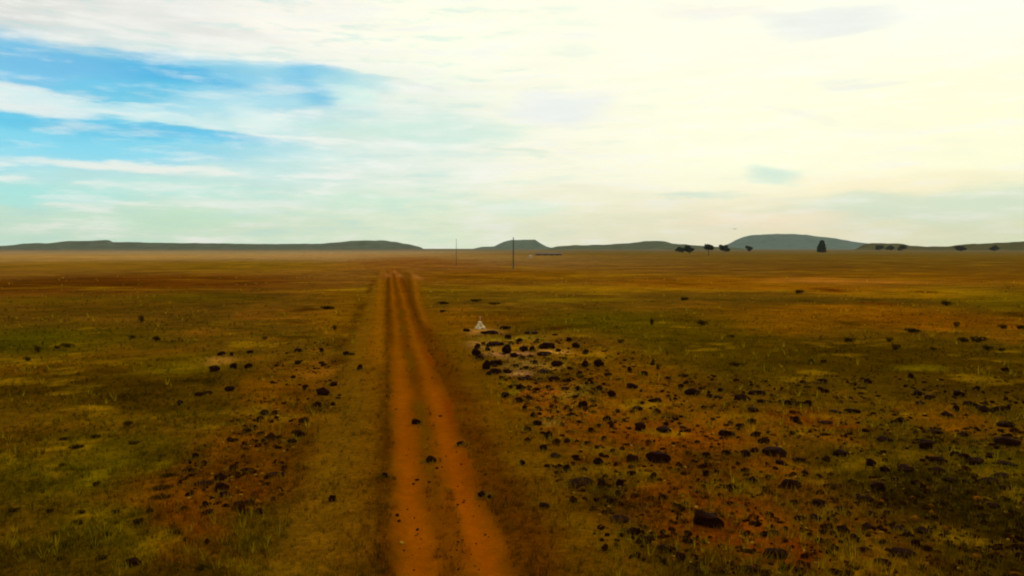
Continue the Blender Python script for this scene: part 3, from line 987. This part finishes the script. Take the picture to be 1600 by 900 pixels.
def build_grass():
    n = 60000
    v = 40 + 500 * rng.uniform(0, 1, n) ** 1.15
    px = rng.uniform(-120, 1720, n)
    dist = CAM_H * F / v
    th = np.arctan2(px - 800, F) + YAW
    dd = dist / np.cos(th - YAW)
    x = np.sin(th) * dd
    y = np.cos(th) * dd
    w = x + 0.10 * vnoise(y / 7.0, y * 0 + 3.3, 8)
    jw = w + .22 * fbm(x / .6, y / 1.2, 191, 2)
    onrut = ((jw > .08) & (jw < 1.05)) | ((jw > 1.65) & (jw < 2.6))
    mid_ = (w >= 1.05) & (w <= 1.65)
    cov = fbm(x / 3.0, y / 3.0, 131, 3)
    keep = (rng.uniform(40, 110, n) < v) & ~onrut & ~(mid_ & (rng.uniform(0, 1, n) > .25)) & (cov + rng.uniform(-.6, .6, n) > -.25)
    side = ((w > 2.5) & (w < 5.5)) | ((w > -2.6) & (w < .1))
    keep &= ~(side & (rng.uniform(0, 1, n) > .45))
    x, y, cov = x[keep], y[keep], cov[keep]
    n0 = len(x)
    # straw grass that grows thicker round the stones
    sx, sy = [], []
    for o in list(C.objects):
        if o.name.split('.')[0] in ('stone', 'boulder'):
            for k in range(rng.integers(7, 18)):
                a_ = rng.uniform(0, 2 * PI)
                q = rng.uniform(.45, .85)
                sx.append(o.location.x + math.cos(a_) * (o.scale.x * q + .05))
                sy.append(o.location.y + math.sin(a_) * (o.scale.y * q + .10))
    ns = len(sx)
    # taller tussocks standing in loose clumps
    nt2 = 8000
    vv = 45 + 480 * rng.uniform(0, 1, nt2) ** 1.3
    pq = rng.uniform(-100, 1700, nt2)
    t2 = np.arctan2(pq - 800, F) + YAW
    d2 = CAM_H * F / vv / np.cos(t2 - YAW)
    ux, uy = np.sin(t2) * d2, np.cos(t2) * d2
    ok = (fbm(ux / 5, uy / 5, 151, 3) > .12) & ((ux < -2.5) | (ux > 4.5))
    ux, uy = ux[ok], uy[ok]
    x = np.concatenate((x, sx, ux))
    y = np.concatenate((y, sy, uy))
    cov = np.concatenate((cov, np.zeros(ns), np.ones(len(ux)) * .5))
    n = len(x)
    base = soil(x, y)
    tall = np.ones(n)
    tall[n0:n0 + ns] = .9
    tall[n0 + ns:] = np.clip(.9 + np.hypot(ux, uy) / 45, 1.0, 2.0)
    d = np.hypot(x, y)
    nb = 6
    H = np.repeat(tall * rng.uniform(.07, .24, n) * (1 + .5 * np.clip(cov, 0, 1)), nb)
    X = np.repeat(x, nb)
    Y = np.repeat(y, nb)
    D = np.repeat(d, nb)
    m = len(X)
    a = rng.uniform(0, 2 * PI, m)
    rr = rng.uniform(0, .07, m)
    bx = X + np.cos(a) * rr
    by = Y + np.sin(a) * rr
    lean = rng.uniform(.15, .9, m)
    hh = H * rng.uniform(.6, 1.1, m)
    wd = (.004 + D * .00022) * rng.uniform(.7, 1.3, m)
    tx = bx + np.cos(a) * lean * hh
    ty = by + np.sin(a) * lean * hh
    bz = np.repeat(height(x, y), nb) - .01
    pa = a + PI / 2
    V = np.empty((m * 3, 3))
    V[0::3] = np.stack((bx - np.cos(pa) * wd, by - np.sin(pa) * wd, bz), 1)
    V[1::3] = np.stack((bx + np.cos(pa) * wd, by + np.sin(pa) * wd, bz), 1)
    V[2::3] = np.stack((tx, ty, bz + hh), 1)
    tuft = rng.uniform(.55, 1.6, n)
    green = rng.uniform(0, 1, n)
    cc = base * tuft[:, None]
    cc[:, 0] *= np.where(green > .6, .82, 1.06)
    cc[:, 1] *= np.where(green > .6, 1.10, 1.08)
    pale = rng.uniform(0, 1, n) > .90
    cc[pale] = cc[pale] * 1.35 + np.array((.045, .036, .002))
    dark = rng.uniform(0, 1, n) > .85
    cc[dark] *= .5
    st_ = np.array(lin(140, 108, 14))
    cc[n0:n0 + ns] = cc[n0:n0 + ns] * .45 + st_ * .55
    tb = (rng.uniform(0, 1, n - n0 - ns) ** 2)[:, None]
    cc[n0 + ns:] = cc[n0 + ns:] * (.6 - .2 * tb) + np.array(lin(146, 122, 6)) * (.15 + .9 * tb)
    K = np.repeat(cc, nb, 0) * rng.uniform(.8, 1.2, m)[:, None]
    K = np.repeat(K, 3, 0)
    Fq = np.arange(m * 3).reshape(m, 3)
    o = mesh_obj('grass', V, Fq, M_grass, cols=K)
    o['kind'] = 'stuff'
    o['label'] = 'short dry grass covering the plain on both sides of the track'
    o['category'] = 'grass'


build_grass()

# ------------------------------------------------------------------ loose rubble too small to count
M_rub = material('rubble', attr='tint', noise=[(9.0, .7, 1.3)], rough=1, spec=0)


def inside(px, py, poly):
    r = np.zeros(len(px), bool)
    j = len(poly) - 1
    for i in range(len(poly)):
        xi, yi = poly[i]
        xj, yj = poly[j]
        c_ = ((yi > py) != (yj > py)) & (px < (xj - xi) * (py - yi) / (yj - yi + 1e-9) + xi)
        r ^= c_
        j = i
    return r


def build_rubble():
    V1, F1 = ico(1)
    n = 26000
    px = rng.uniform(280, 1640, n)
    py = rng.uniform(512, 905, n)
    field = inside(px, py, [(728, 515), (830, 512), (960, 540), (1100, 585), (1640, 590), (1640, 910), (1180, 910), (960, 870), (880, 780), (800, 650)])
    core = inside(px, py, [(735, 522), (930, 530), (960, 600), (900, 660), (830, 650), (770, 590)])
    leftf = (((px - 365) / 85) ** 2 + ((py - 745) / 60) ** 2 < 1) | (((px - 480) / 60) ** 2 + ((py - 590) / 60) ** 2 < 1) | \
            (((px - 420) / 60) ** 2 + ((py - 665) / 45) ** 2 < 1)
    trk = inside(px, py, [(612, 560), (670, 560), (790, 905), (618, 905)])
    clump = fbm(px / 26, py / 12, 171, 3)
    keep = (field & (clump + rng.uniform(-.5, .5, n) > .22)) | (core & (rng.uniform(0, 1, n) < .8)) | \
           (leftf & (clump + rng.uniform(-.5, .5, n) > .1)) | (trk & (rng.uniform(0, 1, n) < .04))
    keep &= ~((py > 690) & ~trk & (rng.uniform(0, 1, n) < .15))
    px, py, trk = px[keep], py[keep], trk[keep]
    pts = np.array([gp(a, b) for a, b in zip(px, py)])
    n = len(pts)
    z = height(pts[:, 0], pts[:, 1])
    s_ = np.exp(rng.normal(-2.75, .45, n))
    s_ = np.clip(s_, .03, .22)
    s_[trk] *= .45
    ch = rng.uniform(0, 1, n)
    s_ = np.where(ch > .9, np.minimum(s_, .065), s_)
    s_ = np.where(py > 690, np.minimum(s_, .13) * .9, s_)
    V = np.empty((n, len(V1), 3))
    rot = rng.uniform(0, 2 * PI, n)
    jit = 1 + rng.uniform(-.28, .28, (n, len(V1)))
    sc3 = np.stack((s_ * rng.uniform(.7, 1.5, n), s_ * rng.uniform(.7, 1.2, n), s_ * rng.uniform(.4, .85, n)), 1)
    L_ = V1[None] * jit[..., None] * sc3[:, None]
    V[..., 0] = L_[..., 0] * np.cos(rot)[:, None] - L_[..., 1] * np.sin(rot)[:, None] + pts[:, 0][:, None]
    V[..., 1] = L_[..., 0] * np.sin(rot)[:, None] + L_[..., 1] * np.cos(rot)[:, None] + pts[:, 1][:, None]
    V[..., 2] = L_[..., 2] + (z + sc3[:, 2] * .35)[:, None]
    c3 = np.where((ch < .72)[:, None], np.array(lin(34, 14, 2)), np.where((ch < .9)[:, None], np.array(lin(96, 56, 6)), np.array(lin(134, 98, 26))))
    K = np.repeat(c3 * rng.uniform(.7, 1.3, n)[:, None], len(V1), 0)
    Fq = (F1[None] + (np.arange(n) * len(V1))[:, None, None]).reshape(-1, 3)
    o = mesh_obj('rubble', V.reshape(-1, 3), Fq, M_rub, cols=K)
    tag(o, 'loose small stones and gravel strewn between the larger dark stones', 'rubble', kind='stuff')


build_rubble()

# ------------------------------------------------------------------ cairn with its stake
c = gp(750, 514)
d = math.hypot(*c)
cx, cy = c
root = empty('cairn', (cx, cy, gz(cx, cy)))
tag(root, 'small whitewashed stone cairn with a thin stake, at the head of the rocks', 'cairn')
sc_ = d / F
cs = []
for (ox, oy, oz, w, h) in ((-5.2, 0, 0, 5.5, 5), (4.6, 0, 0, 6.2, 5.5), (0, -2, 0, 5.5, 4), (-2.6, .5, 4.2, 4.6, 5), (3.4, .8, 4.6, 3.2, 3.6), (-.9, .4, 8.2, 4.4, 4.5),
                          (-7.0, 1, 0, 3.5, 2.2), (7.2, .5, 0, 3.5, 2.4), (.8, 4, 0, 6, 6), (.6, 2.4, 4.6, 4.5, 5.5), (1.2, .6, 8.0, 3.6, 4.2)):
    me = STONES[len(cs) % 10].copy()
    me.materials.clear()
    me.materials.append(M_pale)
    o = bpy.data.objects.new('cairn_stone', me)
    C.objects.link(o)
    o.parent = root
    o.location = (ox * sc_, oy * sc_, oz * sc_ - .01)
    o.scale = (w * sc_, w * .9 * sc_, h * sc_)
    o.rotation_euler = (0, 0, random.uniform(-.5, .5))
    cs.append(o)


def tube(name, pts, radii, mat, parent=None, seg=8):
    vs = []
    fs = []
    for k, (p, r) in enumerate(zip(pts, radii)):
        p = Vector(p)
        q = Vector(pts[min(k + 1, len(pts) - 1)]) - Vector(pts[max(k - 1, 0)])
        q.normalize()
        ux = q.cross(Vector((0, 0, 1)) if abs(q.z) < .9 else Vector((1, 0, 0))).normalized()
        uy = q.cross(ux)
        for s in range(seg):
            a = 2 * PI * s / seg
            vs.append(p + (ux * math.cos(a) + uy * math.sin(a)) * r)
    for k in range(len(pts) - 1):
        for s in range(seg):
            fs.append((k * seg + s, k * seg + (s + 1) % seg, (k + 1) * seg + (s + 1) % seg, (k + 1) * seg + s))
    fs.append(tuple(range(seg)))
    fs.append(tuple((len(pts) - 1) * seg + s for s in range(seg)))
    return mesh_obj(name, vs, fs, mat, parent, smooth=True)


def box(cx, cy, cz, sx, sy, sz):
    v = [(cx + a * sx / 2, cy + b * sy / 2, cz + c_ * sz / 2) for a in (-1, 1) for b in (-1, 1) for c_ in (-1, 1)]
    f = [(0, 1, 3, 2), (4, 6, 7, 5), (0, 4, 5, 1), (2, 3, 7, 6), (0, 2, 6, 4), (1, 5, 7, 3)]
    return v, f


def boxes(name, lst, mat, parent=None):
    vs, fs = [], []
    for b in lst:
        v, f = box(*b)
        k = len(vs)
        vs += v
        fs += [tuple(i + k for i in q) for q in f]
    return mesh_obj(name, vs, fs, mat, parent)


M_wood = material('weathered_wood', base=(.035, .026, .018), noise=[(2.0, .7, 1.3)], bump=(12, .4, .02), rough=.9)
M_insul = material('insulator_glaze', base=(.12, .11, .10), rough=.3, noise=[(8, .9, 1.1)])
M_stake = material('pale_stake', base=(.42, .33, .20), noise=[(9, .8, 1.1)], rough=.9)
tube('stake', [(0, 0, .35), (.01, 0, .8), (.015, 0, 21 * sc_)], [.02, .017, .012], M_stake, root)


# ------------------------------------------------------------------ poles
def pole(px, py_base, r, label):
    c = gp(px, py_base)
    x, y = c
    z = gz(x, y)
    root = empty('utility_pole', (x, y, z))
    tag(root, label, 'pole', 'utility poles on the plain')
    H = 10.9
    tube('post', [(0, 0, -.3), (0, 0, 3), (.02, 0, 7), (.03, 0, H)], [r, r * .93, r * .82, r * .7], M_wood, root, 12)
    boxes('bracket', [(.03, 0, H - .55, .16, .5, .12), (.03, 0, H - 1.6, .14, .42, .1)], M_wood, root)
    for s in (-1, 1):
        tube('insulator', [(.03, s * .22, H - .49), (.03, s * .22, H - .38), (.03, s * .22, H - .30), (.03, s * .22, H - .2)],
             [.03, .07, .05, .03], M_insul, root)
    return root


pole(802, 420, .20, 'thick dark wooden pole standing nearer, right of the track, rising above the hills')
pole(713, 415, .10, 'thin faint pole farther off, between the track and the thick dark pole')


# ------------------------------------------------------------------ trees on the far plain
M_crown = material('dark_tree_leaves', base=lin(26, 36, 14), noise=[(.5, .6, 1.7)], rough=.9, spec=.1)
M_trunk = material('dark_bark', base=(.03, .022, .014), noise=[(3, .7, 1.3)], rough=.95)


def tree(px, base_y, w, h, kind, label, dist=None, seed=1, group='dark trees on the far plain'):
    r = np.random.default_rng(seed)
    if dist is None:
        c = gp(px, base_y)
    else:
        d_ = ray(px, 388)
        hd = Vector((d_.x, d_.y)).normalized()
        c = np.array((hd.x, hd.y)) * dist
    dd = math.hypot(*c)
    Wm = w * dd / F
    if dist is None:
        Hm = h * dd / F
    else:
        rd = ray(px, base_y - h)
        Hm = CAM_H + rd.z / math.hypot(rd.x, rd.y) * dd
    z = gz(*c)
    root = empty('tree', (c[0], c[1], z))
    tag(root, label, 'tree', group)
    if kind == 'cone':
        lo = .06

        def fn(r):
            t = r.uniform(0, 1) ** 1.3
            rad = Wm * .5 * min(1, 1.25 * (1 - t) ** .42) * (.9 + .15 * math.sin(t * 23 + seed))
            a = r.uniform(0, 2 * PI)
            q = r.uniform(.2, 1) ** .5
            return np.array((math.cos(a) * rad * q, math.sin(a) * rad * q, Hm * (lo + (1 - lo) * t)))
    else:
        lo = .42 if kind == 'round' else .10
        lob = []
        for k in range(9):
            a = r.uniform(0, 2 * PI)
            q = r.uniform(0, .32) * Wm
            lob.append((math.cos(a) * q, math.sin(a) * q, Hm * r.uniform(lo + .22, .80), Wm * r.uniform(.14, .24)))

        def fn(r):
            l = lob[r.integers(len(lob))]
            p = r.normal(size=3)
            p = p / np.linalg.norm(p) * l[3] * r.uniform(.1, 1) ** .4
            zz = l[2] + p[2] * Hm / Wm * 1.1
            return np.array((l[0] + p[0], l[1] + p[1], min(max(zz, Hm * lo * .9), Hm)))
    V, Fq = leaf_cloud(r, 1500, fn, .035 * max(Wm, Hm))
    mesh_obj('crown', V, Fq, M_crown, root)
    tr = .03 * Hm
    tube('trunk', [(0, 0, -.3), (tr * .4, 0, Hm * .3), (0, tr * .3, Hm * .55), (0, 0, Hm * .8)], [tr, tr * .8, tr * .55, tr * .2], M_trunk, root)
    for k in range(5):
        a = k * 1.3 + seed
        q = Wm * (.15 if kind == 'cone' else .3)
        tube('limb', [(0, 0, Hm * (.3 + .07 * k)), (math.cos(a) * q * .5, math.sin(a) * q * .5, Hm * (.42 + .06 * k)),
                      (math.cos(a) * q, math.sin(a) * q, Hm * (.5 + .07 * k))], [tr * .4, tr * .3, tr * .1], M_trunk, root, 5)
    return root


tree(1077, 397, 20, 14, 'bush', 'wide low dark tree, leftmost black one of the far row', seed=2)
tree(1062, 395, 16, 9, 'bush', 'paler small tree just left of the wide low dark tree', seed=12)
tree(1107, 400, 18, 18, 'round', 'round-crowned tree on a short trunk, standing nearer than its neighbours', seed=3)
tree(1131, 395.5, 18, 13, 'bush', 'low dark spreading tree at the left foot of the blue-grey hill', seed=4)
tree(1171, 395, 12, 11, 'bush', 'small dark tree alone in front of the blue-grey hill', seed=5)
tree(1284, 395, 13, 18, 'cone', 'tall dark conical tree at the right end of the blue-grey hill', seed=6)
tree(1278, 394.5, 7, 9, 'bush', 'small dark bush touching the left foot of the tall conical tree', seed=16)
tree(1410, 388, 14, 7, 'bush', 'blackest tree at the right end of the tree row near the ridge', dist=2100, seed=7)
tree(1392, 388, 15, 5.5, 'bush', 'middle tree of the dark row on the right-hand ridge', dist=2150, seed=8)
tree(1374, 388, 13, 4.5, 'bush', 'left tree of the dark row on the right-hand ridge', dist=2200, seed=9)
tree(1502, 389, 18, 5, 'bush', 'low dark tree on the skyline right of the tree row', dist=2000, seed=10)
tree(1554, 389, 16, 6, 'bush', 'rightmost low dark tree under the rising ridge', dist=2000, seed=11)

# ------------------------------------------------------------------ far shed and tank
M_shed = material('dark_rusty_sheet', base=(.085, .045, .012), noise=[(.5, .7, 1.3)], rough=.8)
M_wallp = material('shed_wall', base=(.13, .09, .05), noise=[(.8, .8, 1.2)], rough=.9)
c = gp(857, 399)
rz = -math.atan2(c[0], c[1])
root = empty('farm_shed', (c[0], c[1], gz(*c)), rz)
tag(root, 'long low dark shed on the plain right of the thick pole', 'shed')
L, Dp, Hh = 26, 8, 1.6
boxes('wall', [(0, 0, Hh / 2, L, Dp, Hh)], M_wallp, root)
rv = [(-L / 2 - .5, -Dp / 2 - .6, Hh), (L / 2 + .5, -Dp / 2 - .6, Hh), (L / 2 + .5, Dp / 2 + .6, Hh), (-L / 2 - .5, Dp / 2 + .6, Hh),
      (-L / 2 - .5, 0, Hh + 1.2), (L / 2 + .5, 0, Hh + 1.2)]
mesh_obj('roof', [(a, b, c_ + .01) for a, b, c_ in rv], [(0, 1, 5, 4), (2, 3, 4, 5), (0, 4, 3), (1, 2, 5), (0, 3, 2, 1)], M_shed, root)
for k in range(4):
    boxes('door', [(-9 + 6 * k, -Dp / 2 - .04, .7, 2.6, .08, 1.4)], M_shed, root)
c = gp(829, 403)
root = empty('water_tank', (c[0], c[1], gz(*c)))
tag(root, 'small pale round tank left of the long low shed', 'tank')
M_tank = material('pale_tank', base=(.34, .26, .15), noise=[(1.5, .8, 1.1)], rough=.6)
tube('tank_wall', [(0, 0, 0), (0, 0, .9), (0, 0, 1.8)], [1.1, 1.1, 1.1], M_tank, root, 20)
tube('tank_lid', [(0, 0, 1.8), (0, 0, 2.05), (0, 0, 2.2)], [1.14, .8, .2], M_tank, root, 20)

# ------------------------------------------------------------------ bird
M_bird = material('dark_feathers', base=(.03, .028, .025), noise=[(20, .8, 1.2)])
dr = ray(1148, 358)
bp_ = Vector((0, 0, CAM_H)) + dr * 150
root = empty('bird', bp_, -.5)
root.scale = (1.7, 1.7, 1.7)
tag(root, 'small dark bird flying above the left end of the blue-grey hill', 'bird')
tube('body', [(0, -.16, 0), (0, -.12, .01), (0, 0, .0), (0, .1, .0), (0, .15, .02), (0, .2, .02)], [.01, .035, .05, .035, .03, .005], M_bird, root)
for s in (-1, 1):
    v = [(s * .03, -.07, .02), (s * .03, .07, .02), (s * .16, .09, .09), (s * .34, .0, .05), (s * .17, -.04, .09),
         (s * .03, -.07, .03), (s * .03, .07, .03), (s * .16, .09, .10), (s * .34, .0, .055), (s * .17, -.04, .10)]
    mesh_obj('wing', v, [(0, 1, 2, 4), (2, 3, 4), (5, 9, 7, 6), (7, 9, 8), (0, 5, 6, 1), (1, 6, 7, 2), (2, 7, 8, 3), (3, 8, 9, 4), (4, 9, 5, 0)], M_bird, root)
mesh_obj('tail', [(-.02, -.14, 0), (.02, -.14, 0), (.05, -.27, 0), (-.05, -.27, 0), (-.02, -.14, .01), (.02, -.14, .01), (.05, -.27, .01), (-.05, -.27, .01)],
         [(0, 1, 2, 3), (7, 6, 5, 4), (0, 4, 5, 1), (1, 5, 6, 2), (2, 6, 7, 3), (3, 7, 4, 0)], M_bird, root)
